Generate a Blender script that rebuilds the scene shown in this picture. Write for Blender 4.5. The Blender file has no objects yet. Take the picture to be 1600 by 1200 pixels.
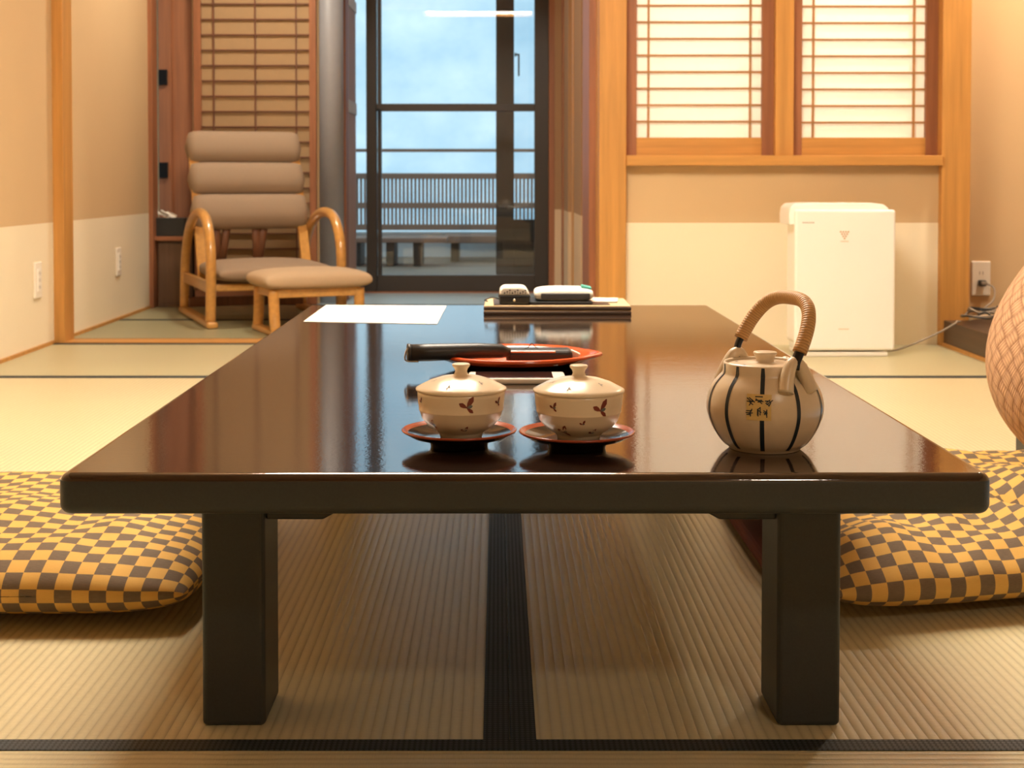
import bpy, bmesh, math, random
from mathutils import Vector, Matrix, noise
random.seed(7)
PI = math.pi
SC = bpy.context.scene
COL = SC.collection
R = math.radians

# ------------------------------------------------------------------ camera
cam_d = bpy.data.cameras.new('camera'); cam = bpy.data.objects.new('camera', cam_d); COL.objects.link(cam)
cam.location = (0, 0, .613); cam.rotation_euler = (R(90-1.7), 0, 0)
cam_d.sensor_width = 36; cam_d.lens = 49.5
cam_d.shift_x = 22/1600; cam_d.shift_y = -.1592
cam_d.clip_start = .05; cam_d.clip_end = 400
cam_d.dof.use_dof = True; cam_d.dof.focus_distance = 1.52; cam_d.dof.aperture_fstop = 16
SC.camera = cam

# ------------------------------------------------------------------ world: pale misty mountain sky
w = bpy.data.worlds.new('world'); SC.world = w; w.use_nodes = True
nt = w.node_tree; nt.nodes.clear()
tc = nt.nodes.new('ShaderNodeTexCoord'); mp = nt.nodes.new('ShaderNodeMapping'); mp.inputs['Scale'].default_value = (7, 7, 9)
nz = nt.nodes.new('ShaderNodeTexNoise'); nz.inputs['Scale'].default_value = 1.6; nz.inputs['Detail'].default_value = 7; nz.inputs['Roughness'].default_value = .6
cr = nt.nodes.new('ShaderNodeValToRGB')
cr.color_ramp.elements[0].position = .35; cr.color_ramp.elements[0].color = (.21, .37, .48, 1)
cr.color_ramp.elements[1].position = .75; cr.color_ramp.elements[1].color = (.42, .56, .62, 1)
bg = nt.nodes.new('ShaderNodeBackground'); bg.inputs['Strength'].default_value = 2.1
wo = nt.nodes.new('ShaderNodeOutputWorld')
nt.links.new(tc.outputs['Generated'], mp.inputs[0]); nt.links.new(mp.outputs[0], nz.inputs[0])
nt.links.new(nz.outputs[0], cr.inputs[0]); nt.links.new(cr.outputs[0], bg.inputs[0]); nt.links.new(bg.outputs[0], wo.inputs[0])

# ------------------------------------------------------------------ lamps of the place, plus added backlights
LAMP_E = 35.0                      # ceiling lamp diffuser of the main room (see ceiling_lamp below)
def area(name, loc, size, power, col, rot=(0, 0, 0)):
    d = bpy.data.lights.new(name, 'AREA'); d.shape = 'DISK'; d.size = size; d.energy = power; d.color = col
    o = bpy.data.objects.new(name, d); COL.objects.link(o); o.location = loc; o.rotation_euler = rot; return o
WARM = (1.0, .87, .70)
area('anteroom_light', (-.95, 6.05, 2.27), .22, 26, WARM)
area('veranda_light', (-.25, 7.25, 2.27), .15, 1.5, WARM)
area('entry_light', (1.2, -1.3, 2.27), .3, 26, WARM)
area('paper_backlight', (.80, 5.72, 2.3), .2, 34, (1, .95, .86))  # added unseen lamp, brightens the window paper from behind
area('paper_backlight', (1.35, 5.72, 2.3), .2, 34, (1, .95, .86))  # second added backlight for the window paper
area('alcove_light', (2.12, 4.75, 2.27), .15, 34, WARM)

SC.view_settings.view_transform = 'Standard'; SC.view_settings.look = 'None'
SC.view_settings.gamma = 1; SC.view_settings.use_curve_mapping = False
SC.view_settings.exposure = 0.0

# ================================================================== materials
def mat(name, col=(.5, .5, .5), rough=.5, metal=0, spec=None, ior=None, coat=0, emit=None, es=0):
    m = bpy.data.materials.new(name); m.use_nodes = True
    b = m.node_tree.nodes['Principled BSDF']
    b.inputs['Base Color'].default_value = (*col, 1); b.inputs['Roughness'].default_value = rough
    b.inputs['Metallic'].default_value = metal
    if spec is not None: b.inputs['Specular IOR Level'].default_value = spec
    if ior: b.inputs['IOR'].default_value = ior
    if coat: b.inputs['Coat Weight'].default_value = coat; b.inputs['Coat Roughness'].default_value = .08
    if emit: b.inputs['Emission Color'].default_value = (*emit, 1); b.inputs['Emission Strength'].default_value = es
    return m
def N(m, t, **kw):
    n = m.node_tree.nodes.new(t)
    for k, v in kw.items():
        if k in n.inputs: n.inputs[k].default_value = v
        else: setattr(n, k, v)
    return n
def L(m, a, b): m.node_tree.links.new(a, b)
def bsdf(m): return m.node_tree.nodes['Principled BSDF']
def coords(m, scale=(1, 1, 1), kind='Object', rot=(0, 0, 0)):
    t = N(m, 'ShaderNodeTexCoord'); q = N(m, 'ShaderNodeMapping')
    q.inputs['Scale'].default_value = scale; q.inputs['Rotation'].default_value = rot
    L(m, t.outputs[kind], q.inputs[0]); return q.outputs[0]
def math_(m, op, a, b=None, c=None):
    n = N(m, 'ShaderNodeMath'); n.operation = op
    for i, v in enumerate((a, b, c)):
        if v is None: continue
        if isinstance(v, (int, float)): n.inputs[i].default_value = v
        else: L(m, v, n.inputs[i])
    return n.outputs[0]
def mixc(m, f, a, b, mode='MIX'):
    n = N(m, 'ShaderNodeMix'); n.data_type = 'RGBA'; n.blend_type = mode
    if isinstance(f, (int, float)): n.inputs[0].default_value = f
    else: L(m, f, n.inputs[0])
    for i, v in ((6, a), (7, b)):
        if isinstance(v, tuple): n.inputs[i].default_value = (*v, 1) if len(v) == 3 else v
        else: L(m, v, n.inputs[i])
    return n.outputs[2]
def bump(m, h, strength=.3, dist=.002):
    n = N(m, 'ShaderNodeBump'); n.inputs['Strength'].default_value = strength; n.inputs['Distance'].default_value = dist
    L(m, h, n.inputs['Height']); L(m, n.outputs[0], bsdf(m).inputs['Normal']); return n
def noise_(m, vec, scale=5, detail=4, rough=.5):
    n = N(m, 'ShaderNodeTexNoise'); n.inputs['Scale'].default_value = scale; n.inputs['Detail'].default_value = detail
    n.inputs['Roughness'].default_value = rough; L(m, vec, n.inputs['Vector']); return n.outputs[0]
def grainy(name, col, rough=.5, amount=.12, scale=60, bmp=.15, spec=None):
    m = mat(name, col, rough, spec=spec); v = coords(m); n = noise_(m, v, scale, 5)
    dk = tuple(c*(1-amount) for c in col); lt = tuple(min(1, c*(1+amount)) for c in col)
    L(m, mixc(m, n, dk, lt), bsdf(m).inputs['Base Color']); bump(m, n, bmp, .001); return m
def wood(name, col, axis='z', rough=.45, contrast=.35, coat=0, scale=1.0):
    m = mat(name, col, rough, coat=coat)
    s = {'x': (1.2, 26, 26), 'y': (26, 1.2, 26), 'z': (26, 26, 1.2)}[axis]
    v = coords(m, tuple(k*scale for k in s)); n = noise_(m, v, 1.6, 6, .6)
    r = N(m, 'ShaderNodeValToRGB'); L(m, n, r.inputs[0])
    r.color_ramp.elements[0].position = .3; r.color_ramp.elements[1].position = .7
    r.color_ramp.elements[0].color = (*[c*(1-contrast) for c in col], 1); r.color_ramp.elements[1].color = (*[min(1, c*(1+contrast*.35)) for c in col], 1)
    L(m, r.outputs[0], bsdf(m).inputs['Base Color']); bump(m, n, .06, .001); return m

M = {}
def plaster(name, up, low, split=.452):
    m = mat(name, up, .9, spec=.2); g = N(m, 'ShaderNodeNewGeometry'); s = N(m, 'ShaderNodeSeparateXYZ'); L(m, g.outputs['Position'], s.inputs[0])
    f = math_(m, 'GREATER_THAN', s.outputs[2], split)
    v = coords(m); n = noise_(m, v, 180, 4); n2 = noise_(m, v, 3, 3)
    c = mixc(m, f, low, up); c2 = mixc(m, n2, (.93, .93, .93), (1.0, 1.0, 1.0)); c3 = mixc(m, 1.0, c, c2, 'MULTIPLY')
    L(m, c3, bsdf(m).inputs['Base Color']); bump(m, n, .25, .0015); return m
M['wall'] = plaster('two_tone_plaster', (.63, .445, .25), (.85, .745, .55))
M['wall_side'] = plaster('two_tone_plaster_side', (.63, .445, .25), (.85, .745, .55))
M['strip_wall'] = plaster('two_tone_shaded_plaster', (.36, .215, .115), (.66, .50, .33))  # wall plaster darkened: the strips' dimmer light is put into the colour
M['plain'] = plaster('ochre_plaster', (.63, .445, .25), (.63, .445, .25))
M['ceiling'] = wood('ceiling_board', (.55, .38, .22), 'y', .6, .2)
HONEY = (.56, .27, .065)
M['post'] = wood('honey_cedar', HONEY, 'z', .5, .25)
M['post_x'] = wood('honey_cedar_crosswise', HONEY, 'x', .5, .25)
M['post_d'] = wood('red_brown_cedar', (.34, .13, .055), 'z', .5, .3)
M['post_dx'] = wood('red_brown_cedar_crosswise', (.34, .13, .055), 'x', .5, .3)
M['lattice'] = wood('lattice_cedar', (.40, .19, .06), 'x', .5, .2)
M['lattice_d'] = wood('lattice_dark_cedar', (.17, .065, .035), 'x', .5, .2)
M['paper'] = grainy('shoji_paper', (.93, .91, .86), .9, .03, 40, .05, spec=.1)
def translucent(m, f):
    t = m.node_tree; tr = t.nodes.new('ShaderNodeBsdfTranslucent'); tr.inputs[0].default_value = (.95, .93, .88, 1); mx = t.nodes.new('ShaderNodeMixShader'); mx.inputs[0].default_value = f
    o = [n for n in t.nodes if n.type == 'OUTPUT_MATERIAL'][0]; t.links.new(bsdf(m).outputs[0], mx.inputs[1]); t.links.new(tr.outputs[0], mx.inputs[2]); t.links.new(mx.outputs[0], o.inputs[0])
translucent(M['paper'], .35)
M['white_wall'] = mat('white_lightbox_paint', (.85, .82, .76), .9)  # inside of the added light box
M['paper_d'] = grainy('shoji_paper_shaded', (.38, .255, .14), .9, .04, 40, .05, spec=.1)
M['frame_black'] = grainy('dark_bronze_frame', (.035, .026, .020), .4, .2, 300, .05)
M['frame_brown'] = grainy('outdoor_brown', (.30, .165, .11), .6, .2, 90, .1)
M['pillar'] = grainy('polished_grey_post', (.31, .315, .34), .45, .06, 30, .05)
M['rail_pale'] = grainy('pale_grey_rail', (.62, .62, .64), .5, .05, 60, .05); M['board_pale'] = grainy('pinkish_brown_board', (.42, .28, .23), .5, .1, 60, .05)
def glassy(name, ior=1.5, tint=(1, 1, 1)):
    m = bpy.data.materials.new(name); m.use_nodes = True; t = m.node_tree; t.nodes.clear()
    o = t.nodes.new('ShaderNodeOutputMaterial'); mx = t.nodes.new('ShaderNodeMixShader'); fr = t.nodes.new('ShaderNodeFresnel')
    fr.inputs['IOR'].default_value = ior
    tr = t.nodes.new('ShaderNodeBsdfTransparent'); tr.inputs[0].default_value = (*tint, 1)
    gl = t.nodes.new('ShaderNodeBsdfGlossy'); gl.inputs['Roughness'].default_value = 0
    t.links.new(fr.outputs[0], mx.inputs[0]); t.links.new(tr.outputs[0], mx.inputs[1]); t.links.new(gl.outputs[0], mx.inputs[2]); t.links.new(mx.outputs[0], o.inputs[0])
    return m
M['glass'] = glassy('window_glass', 1.55, (.97, .99, 1.0))

def tatami(name, axis, ca=(.56, .46, .27), cb=(.72, .615, .40), cc=(.66, .60, .36)):
    """woven rush: ribs run along `axis`"""
    m = mat(name, (.6, .5, .3), .36, spec=.5)
    t = N(m, 'ShaderNodeTexCoord'); s = N(m, 'ShaderNodeSeparateXYZ'); L(m, t.outputs['Object'], s.inputs[0])
    across = s.outputs[0] if axis == 'y' else s.outputs[1]; along = s.outputs[1] if axis == 'y' else s.outputs[0]
    rib = math_(m, 'SINE', math_(m, 'MULTIPLY', across, 2*PI/.0125))
    rib = math_(m, 'POWER', math_(m, 'MULTIPLY_ADD', rib, .5, .5), .35)
    q = coords(m, (300, 40, 1) if axis == 'y' else (40, 300, 1)); q2 = coords(m, (60, 700, 1) if axis == 'y' else (700, 60, 1))
    n = noise_(m, q, 1, 3); n2 = noise_(m, q2, 1, 3, .7); n3 = noise_(m, coords(m, (3, 3, 3)), 1, 3)
    c = mixc(m, n, ca, cb); c = mixc(m, n3, c, cc) ; 
    k = mixc(m, rib, (.74, .72, .68), (1, 1, 1)); c = mixc(m, 1.0, c, k, 'MULTIPLY')
    k2 = mixc(m, n2, (.8, .8, .8), (1.12, 1.12, 1.12)); c = mixc(m, 1.0, c, k2, 'MULTIPLY')
    L(m, c, bsdf(m).inputs['Base Color'])
    h = math_(m, 'ADD', math_(m, 'MULTIPLY', rib, .8), math_(m, 'MULTIPLY', n2, .5)); bump(m, h, .6, .0012)
    return m
M['tatami_y'] = tatami('tatami_rush_lengthwise', 'y'); M['tatami_x'] = tatami('tatami_rush_crosswise', 'x'); M['tatami_g'] = tatami('greenish_tatami_rush', 'x', (.30, .285, .17), (.40, .375, .235), (.35, .345, .20)); M['tatami_m'] = tatami('olive_tatami_rush', 'x', (.46, .40, .24), (.60, .53, .34), (.54, .51, .30))
def heri():
    m = mat('navy_cloth_border', (.02, .03, .035), .55)
    t = N(m, 'ShaderNodeTexCoord'); s = N(m, 'ShaderNodeSeparateXYZ'); L(m, t.outputs['Object'], s.inputs[0])
    a = math_(m, 'SINE', math_(m, 'MULTIPLY', math_(m, 'ADD', s.outputs[0], s.outputs[1]), 2*PI/.012))
    b = math_(m, 'SINE', math_(m, 'MULTIPLY', math_(m, 'SUBTRACT', s.outputs[0], s.outputs[1]), 2*PI/.012))
    p = math_(m, 'MULTIPLY', a, b); p = math_(m, 'GREATER_THAN', p, .15)
    L(m, mixc(m, p, (.007, .011, .013), (.018, .030, .037)), bsdf(m).inputs['Base Color'])
    r = math_(m, 'MULTIPLY_ADD', p, -.20, .7); L(m, r, bsdf(m).inputs['Roughness']); bump(m, p, .3, .0008); return m
M['heri'] = heri()
def lacquer():
    m = mat('dark_lacquered_wood', (.020, .014, .010), .10, ior=1.7)
    bsdf(m).inputs['Coat Weight'].default_value = .25; bsdf(m).inputs['Coat IOR'].default_value = 1.6; bsdf(m).inputs['Coat Roughness'].default_value = .05
    v = coords(m, (1.5, 30, 30)); n = noise_(m, v, 2, 6, .65)
    L(m, mixc(m, n, (.012, .009, .007), (.045, .022, .013)), bsdf(m).inputs['Base Color'])
    v2 = coords(m, (110, 110, 110)); n2 = noise_(m, v2, 1.6, 4, .6); v3 = coords(m, (6, 60, 6)); n3 = noise_(m, v3, 1, 3)
    h = math_(m, 'ADD', math_(m, 'MULTIPLY', n2, .35), math_(m, 'MULTIPLY', n3, .25)); b_ = bump(m, h, .10, .002)
    L(m, math_(m, 'MULTIPLY_ADD', n3, .06, .03), bsdf(m).inputs['Roughness']); L(m, b_.outputs[0], bsdf(m).inputs['Coat Normal']); return m
M['lacquer'] = lacquer()
M['table_side'] = grainy('dark_matte_lacquer', (.022, .027, .026), .45, .25, 400, .1)
def checker_cloth():
    m = mat('gold_grey_check_cloth', (.6, .4, .1), .75, spec=.25)
    t = N(m, 'ShaderNodeTexCoord'); c = N(m, 'ShaderNodeTexChecker'); c.inputs['Scale'].default_value = 1
    L(m, t.outputs['UV'], c.inputs['Vector'])
    q = N(m, 'ShaderNodeMapping'); q.inputs['Scale'].default_value = (1.2, 14, 1); L(m, t.outputs['UV'], q.inputs[0]); n = noise_(m, q.outputs[0], 2.2, 4, .6)
    dark = mixc(m, n, (.095, .063, .040), (.22, .16, .105)); gold = mixc(m, n, (.62, .35, .08), (.72, .44, .12))
    L(m, mixc(m, c.outputs['Fac'], dark, gold), bsdf(m).inputs['Base Color'])
    n2 = noise_(m, coords(m, (500, 500, 500)), 1, 2); bump(m, n2, .2, .0006); return m
M['check'] = checker_cloth()
def woven():
    m = mat('woven_tan_fabric', (.5, .3, .17), .7, spec=.25)
    t = N(m, 'ShaderNodeTexCoord'); q = N(m, 'ShaderNodeMapping'); q.inputs['Rotation'].default_value = (0, 0, R(38)); L(m, t.outputs['UV'], q.inputs[0])
    c = N(m, 'ShaderNodeTexChecker'); c.inputs['Scale'].default_value = 1; L(m, q.outputs[0], c.inputs['Vector'])
    s = N(m, 'ShaderNodeSeparateXYZ'); L(m, q.outputs[0], s.inputs[0])
    def lines(o): return math_(m, 'MULTIPLY_ADD', math_(m, 'SINE', math_(m, 'MULTIPLY', o, 2*PI*4)), .5, .5)
    def dome(o): return math_(m, 'ABSOLUTE', math_(m, 'SINE', math_(m, 'MULTIPLY', o, PI)))
    f = c.outputs['Fac']
    la, lb = lines(s.outputs[0]), lines(s.outputs[1]); da, db = dome(s.outputs[1]), dome(s.outputs[0])
    ln = math_(m, 'ADD', math_(m, 'MULTIPLY', f, la), math_(m, 'MULTIPLY', math_(m, 'SUBTRACT', 1, f), lb))
    dm = math_(m, 'ADD', math_(m, 'MULTIPLY', f, da), math_(m, 'MULTIPLY', math_(m, 'SUBTRACT', 1, f), db))
    h = math_(m, 'MULTIPLY', math_(m, 'POWER', dm, .45), math_(m, 'MULTIPLY_ADD', ln, .35, .65))
    L(m, mixc(m, h, (.17, .065, .028), (.60, .36, .20)), bsdf(m).inputs['Base Color']); bump(m, h, .7, .003); return m
M['woven'] = woven()
M['taupe'] = grainy('taupe_upholstery', (.31, .225, .155), .85, .1, 260, .25, spec=.2)
M['beige_uph'] = grainy('beige_upholstery', (.50, .37, .24), .85, .1, 260, .25, spec=.2)
M['bent'] = wood('bent_beech', (.62, .32, .085), 'y', .28, .2, coat=.3)
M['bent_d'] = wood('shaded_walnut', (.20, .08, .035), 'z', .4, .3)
M['white_plastic'] = mat('ivory_plastic', (.90, .86, .78), .35)
M['switch_white'] = mat('switch_plastic', (.86, .80, .70), .4)
M['purifier'] = mat('glossy_white_plastic', (.95, .93, .88), .25)
M['grey_plastic'] = mat('grey_plastic', (.30, .25, .20), .5)
M['black'] = mat('black_plastic', (.022, .022, .022), .4)
M['black_metal'] = mat('black_iron', (.02, .022, .025), .3, metal=.6)
M['steel'] = mat('brushed_steel', (.6, .55, .45), .3, metal=1)
M['cane'] = grainy('cane_wrap', (.52, .29, .10), .5, .2, 120, .2)
def cane():
    m = M['cane']; t = N(m, 'ShaderNodeTexCoord'); s = N(m, 'ShaderNodeSeparateXYZ'); L(m, t.outputs['UV'], s.inputs[0])
    a = math_(m, 'SINE', math_(m, 'MULTIPLY', s.outputs[1], 2*PI*62)); a = math_(m, 'POWER', math_(m, 'MULTIPLY_ADD', a, .5, .5), .4)
    L(m, mixc(m, a, (.36, .18, .055), (.58, .33, .12)), bsdf(m).inputs['Base Color']); bump(m, a, .5, .001)
cane()
M['stoneware'] = grainy('cream_stoneware', (.66, .54, .38), .3, .07, 90, .05)
M['stripe'] = mat('blue_black_glaze', (.012, .022, .032), .3)
M['gold_paper'] = grainy('gold_leaf_label', (.62, .44, .16), .5, .15, 300, .1)
M['porcelain'] = grainy('cream_porcelain', (.80, .68, .50), .22, .04, 40, .02)
M['maroon'] = mat('maroon_painted_mark', (.20, .035, .018), .35)
M['teal_mark'] = mat('blue_grey_painted_mark', (.13, .15, .14), .35)
M['dish_black'] = mat('black_lacquer_dish', (.010, .008, .007), .12, ior=1.6)
M['rim_red'] = mat('red_brown_lacquer_rim', (.33, .062, .024), .22, ior=1.55)
M['red'] = mat('vermilion_lacquer', (.62, .085, .018), .2, ior=1.55)
M['phone_white'] = mat('white_phone_edge', (.85, .78, .68), .3)
M['screen'] = mat('dark_glass_screen', (.010, .010, .010), .15)
M['sheet'] = grainy('white_paper', (.74, .71, .63), .8, .03, 30, .03)
M['ink'] = mat('grey_ink', (.35, .30, .24), .8)
M['ink_dark'] = mat('dark_ink', (.05, .05, .06), .7)
M['folder'] = grainy('tan_board', (.58, .42, .23), .6, .08, 60, .05)
M['folder_edge'] = mat('dark_brown_board', (.055, .032, .020), .4)
M['pink_paper'] = grainy('pink_printed_paper', (.80, .58, .46), .8, .25, 25, .03)
M['teal'] = mat('teal_plastic', (.10, .45, .38), .5)
M['dark_wood'] = wood('dark_brown_boards', (.075, .042, .025), 'y', .35, .35)
M['dark_wood_z'] = wood('dark_brown_cabinet', (.16, .085, .045), 'z', .5, .35)
M['floor_wood'] = wood('sky_tinted_floorboards', (.48, .66, .76), 'x', .40, .06, coat=.4)  # boards tinted blue: the sky's reflection is put into their colour
M['deck'] = wood('weathered_deck_boards', (.30, .19, .12), 'x', .6, .3)
M['concrete'] = grainy('pale_concrete', (.75, .76, .76), .8, .06, 20, .1)
M['tissue'] = mat('white_tissue', (.88, .82, .72), .9)
M['maroon_cloth'] = grainy('maroon_cloth', (.16, .035, .022), .8, .15, 200, .2)
M['lamp'] = mat('lamp_diffuser', (.9, .85, .75), .6, emit=(1, .90, .75), es=LAMP_E)
M['lamp_s'] = mat('downlight_diffuser', (.9, .85, .75), .6, emit=(1, .90, .75), es=1.5)
def hillmat():
    m = mat('hazy_forest', (.3, .4, .4), .9, spec=0); n = noise_(m, coords(m), 1.2, 8, .7)
    L(m, mixc(m, n, (.30, .44, .48), (.62, .74, .78)), bsdf(m).inputs['Base Color']); return m

# ================================================================== geometry helpers
class G:
    """collects shapes and links them as ONE mesh object"""
    def __init__(s): s.bm = bmesh.new(); s.uv = s.bm.loops.layers.uv.new('UVMap'); s.mats = []
    def mi(s, m):
        if m not in s.mats: s.mats.append(m)
        return s.mats.index(m)
    def _add(s, tmp, m, smooth=False):
        i = s.mi(m)
        for f in tmp.faces: f.material_index = i; f.smooth = smooth
        me = bpy.data.meshes.new('t'); tmp.to_mesh(me); tmp.free(); s.bm.from_mesh(me); bpy.data.meshes.remove(me)
    def box(s, lo, hi, m, bev=0, seg=2, rot=None, piv=None):
        t = bmesh.new(); bmesh.ops.create_cube(t, size=1)
        lo, hi = Vector(lo), Vector(hi); c = (lo+hi)/2; d = hi-lo
        for v in t.verts: v.co = Vector((v.co.x*d.x, v.co.y*d.y, v.co.z*d.z)) + c
        if bev: bmesh.ops.bevel(t, geom=list(t.edges), offset=bev, segments=seg, profile=.5, affect='EDGES')
        if rot is not None:
            p = Vector(piv) if piv is not None else c
            bmesh.ops.transform(t, matrix=Matrix.Translation(p) @ rot.to_4x4() @ Matrix.Translation(-p), verts=t.verts)
        s._add(t, m); return s
    def prism(s, pts, m, axis='y', a=0, b=1, bev=0, seg=2):
        """2D outline extruded along axis from a to b; pts are the two other coords in order"""
        t = bmesh.new()
        def mk(p, k): return {'x': (k, p[0], p[1]), 'y': (p[0], k, p[1]), 'z': (p[0], p[1], k)}[axis]
        va = [t.verts.new(mk(p, a)) for p in pts]; vb = [t.verts.new(mk(p, b)) for p in pts]
        t.faces.new(va); t.faces.new(vb[::-1]); n = len(pts)
        for i in range(n): t.faces.new((va[i], vb[i], vb[(i+1) % n], va[(i+1) % n]))
        bmesh.ops.recalc_face_normals(t, faces=t.faces)
        if bev: bmesh.ops.bevel(t, geom=list(t.edges), offset=bev, segments=seg, profile=.5, affect='EDGES')
        s._add(t, m); return s
    def lathe(s, prof, c, m, seg=48, sx=1, sy=1, mats=None):
        t = bmesh.new(); rings = []
        for r, z in prof:
            if r < 1e-6: rings.append([t.verts.new((c[0], c[1], c[2]+z))])
            else: rings.append([t.verts.new((c[0]+r*sx*math.cos(2*PI*i/seg), c[1]+r*sy*math.sin(2*PI*i/seg), c[2]+z)) for i in range(seg)])
        for k in range(len(rings)-1):
            A, B = rings[k], rings[k+1]
            for i in range(seg):
                j = (i+1) % seg
                if len(A) == 1 and len(B) == 1: continue
                if len(A) == 1: t.faces.new((A[0], B[i], B[j]))
                elif len(B) == 1: t.faces.new((A[i], A[j], B[0]))
                else: t.faces.new((A[i], A[j], B[j], B[i]))
        bmesh.ops.recalc_face_normals(t, faces=t.faces)
        s._add(t, m, True); return s
    def tube(s, pts, r, m, seg=12, closed=False, cap=True, flat=None):
        """sweep a circle (or ellipse: flat=(side, up) factors) along pts; r number or list"""
        pts = [Vector(p) for p in pts]; n = len(pts); i_m = s.mi(m)
        rr = r if isinstance(r, (list, tuple)) else [r]*n
        T = []
        for i in range(n):
            a = pts[(i-1) % n] if (closed or i > 0) else pts[i]; b = pts[(i+1) % n] if (closed or i < n-1) else pts[i]
            T.append((b-a).normalized())
        up = Vector((0, 0, 1)) if abs(T[0].z) < .9 else Vector((0, 1, 0))
        nrm = (up - T[0]*up.dot(T[0])).normalized(); rings = []; ln = 0; lens = []
        for i in range(n):
            if i: ln += (pts[i]-pts[i-1]).length
            lens.append(ln); nrm = (nrm - T[i]*nrm.dot(T[i])).normalized(); bi = T[i].cross(nrm)
            fa, fb = flat or (1, 1)
            rings.append([s.bm.verts.new(pts[i] + (bi*math.cos(2*PI*k/seg)*fa + nrm*math.sin(2*PI*k/seg)*fb)*rr[i]) for k in range(seg)])
        tot = max(ln, 1e-6)
        for i in range(n if closed else n-1):
            A, B = rings[i], rings[(i+1) % n]
            for k in range(seg):
                j = (k+1) % seg; f = s.bm.faces.new((A[k], A[j], B[j], B[k])); f.smooth = True; f.material_index = i_m
                uvs = [(k/seg, lens[i]/tot), ((k+1)/seg, lens[i]/tot), ((k+1)/seg, lens[(i+1) % n]/tot), (k/seg, lens[(i+1) % n]/tot)]
                for lp, u in zip(f.loops, uvs): lp[s.uv].uv = u
        if cap and not closed:
            for q in (rings[0][::-1], rings[-1]): f = s.bm.faces.new(q); f.material_index = i_m
        return s
    def surf(s, fn, nu, nv, m, uvs=(1, 1), closeu=False, uvo=(0, 0)):
        """grid of fn(u,v), u,v in 0..1"""
        i_m = s.mi(m); V = [[s.bm.verts.new(fn(i/nu, j/nv)) for j in range(nv+1)] for i in range(nu+(0 if closeu else 1))]
        for i in range(nu):
            for j in range(nv):
                a, b = V[i], V[(i+1) % len(V)]
                f = s.bm.faces.new((a[j], b[j], b[j+1], a[j+1])); f.smooth = True; f.material_index = i_m
                for lp, (x, y) in zip(f.loops, ((i, j), (i+1, j), (i+1, j+1), (i, j+1))): lp[s.uv].uv = (uvo[0]+x/nu*uvs[0], uvo[1]+y/nv*uvs[1])
        return s
    def poly(s, pts, m):
        f = s.bm.faces.new([s.bm.verts.new(p) for p in pts]); f.material_index = s.mi(m); return s
    def build(s, name, parent=None, label=None, weld=0):
        if weld: bmesh.ops.remove_doubles(s.bm, verts=s.bm.verts, dist=weld)
        bmesh.ops.recalc_face_normals(s.bm, faces=s.bm.faces) if weld else None
        me = bpy.data.meshes.new(name); s.bm.to_mesh(me); s.bm.free()
        for m in s.mats: me.materials.append(m)
        o = bpy.data.objects.new(name, me); COL.objects.link(o)
        if parent: o.parent = parent
        if label: o['label'] = label
        return o
def tag(o, label, cat, group=None, kind=None):
    o['label'] = label; o['category'] = cat
    if group: o['group'] = group
    if kind: o['kind'] = kind
    return o
def thing(name, label, cat, loc=(0, 0, 0), rz=0, group=None):
    o = bpy.data.objects.new(name, None); COL.objects.link(o); o.location = loc; o.rotation_euler = (0, 0, rz); o.empty_display_size = .1
    return tag(o, label, cat, group)
def struct(g, name, label=None, parent=None):
    o = g.build(name, parent)
    if parent is None: o['kind'] = 'structure'
    if label: o['label'] = label
    if label and parent is None: o['category'] = name.split('_')[0]
    return o
def copy_tree(o, parent=None):
    c = o.copy(); COL.objects.link(c); c.parent = parent
    for ch in [k for k in bpy.data.objects if k.parent == o]: copy_tree(ch, c)
    return c
def sbox(name, lo, hi, m, label, bev=0): return struct(G().box(lo, hi, m, bev), name, label)
def smooth_path(pts, n=8, closed=False):
    pts = [Vector(p) for p in pts]; out = []; k = len(pts)
    rng = k if closed else k-1
    for i in range(rng):
        p0 = pts[(i-1) % k] if (closed or i > 0) else pts[0]*2-pts[1]; p1 = pts[i]; p2 = pts[(i+1) % k]
        p3 = pts[(i+2) % k] if (closed or i < k-2) else pts[-1]*2-pts[-2]
        for j in range(n):
            t = j/n; out.append(.5*((2*p1)+(-p0+p2)*t+(2*p0-5*p1+4*p2-p3)*t*t+(-p0+3*p1-3*p2+p3)*t**3))
    if not closed: out.append(pts[-1])
    return out

# ================================================================== the setting
CEIL = 2.35
# floors: tatami mats with cloth borders
def mat_floor(x0, x1, y0, y1, axis, borders, label, shade=None):
    f = struct(G().box((x0, y0, -.05), (x1, y1, 0), M['tatami_'+(shade or axis)]), 'floor', label)
    for (a, b, c, d) in borders: G().box((a, b, -.002), (c, d, .0012), M['heri']).build('mat_border', f)
    return f
CX = .0135
mat_floor(-1.66, 1.64, .58, 1.493, 'x', [], 'tatami mat laid crosswise nearest the viewer, in front of the table')
mat_floor(-1.66, CX, 1.493, 4.33, 'y', [(CX-.0295, 1.521, CX-.0005, 4.33), (-1.66, 1.493, CX, 1.521)], 'tatami matting under the left half of the table')
mat_floor(CX, 1.64, 1.493, 4.33, 'y', [(CX, 1.521, CX+.0285, 4.33), (CX, 1.493, 1.64, 1.521)], 'tatami matting under the right half of the table')
mat_floor(-1.66, 1.64, 4.33, 5.244, 'x', [(-1.66, 4.325, 1.64, 4.372), (-1.66, 5.205, 1.64, 5.244)], 'crosswise tatami mat between the table and the threshold', 'm')
mat_floor(-1.66, .5, 5.36, 6.145, 'x', [(-1.66, 5.36, .345, 5.405), (-1.66, 6.10, .5, 6.145)], 'tatami mat under the armchair beyond the threshold', 'g')
mat_floor(-2.0, .5, 6.145, 6.87, 'x', [(-2.0, 6.842, .5, 6.87)], 'farthest tatami mat in front of the tall paper screen', 'g')
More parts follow.
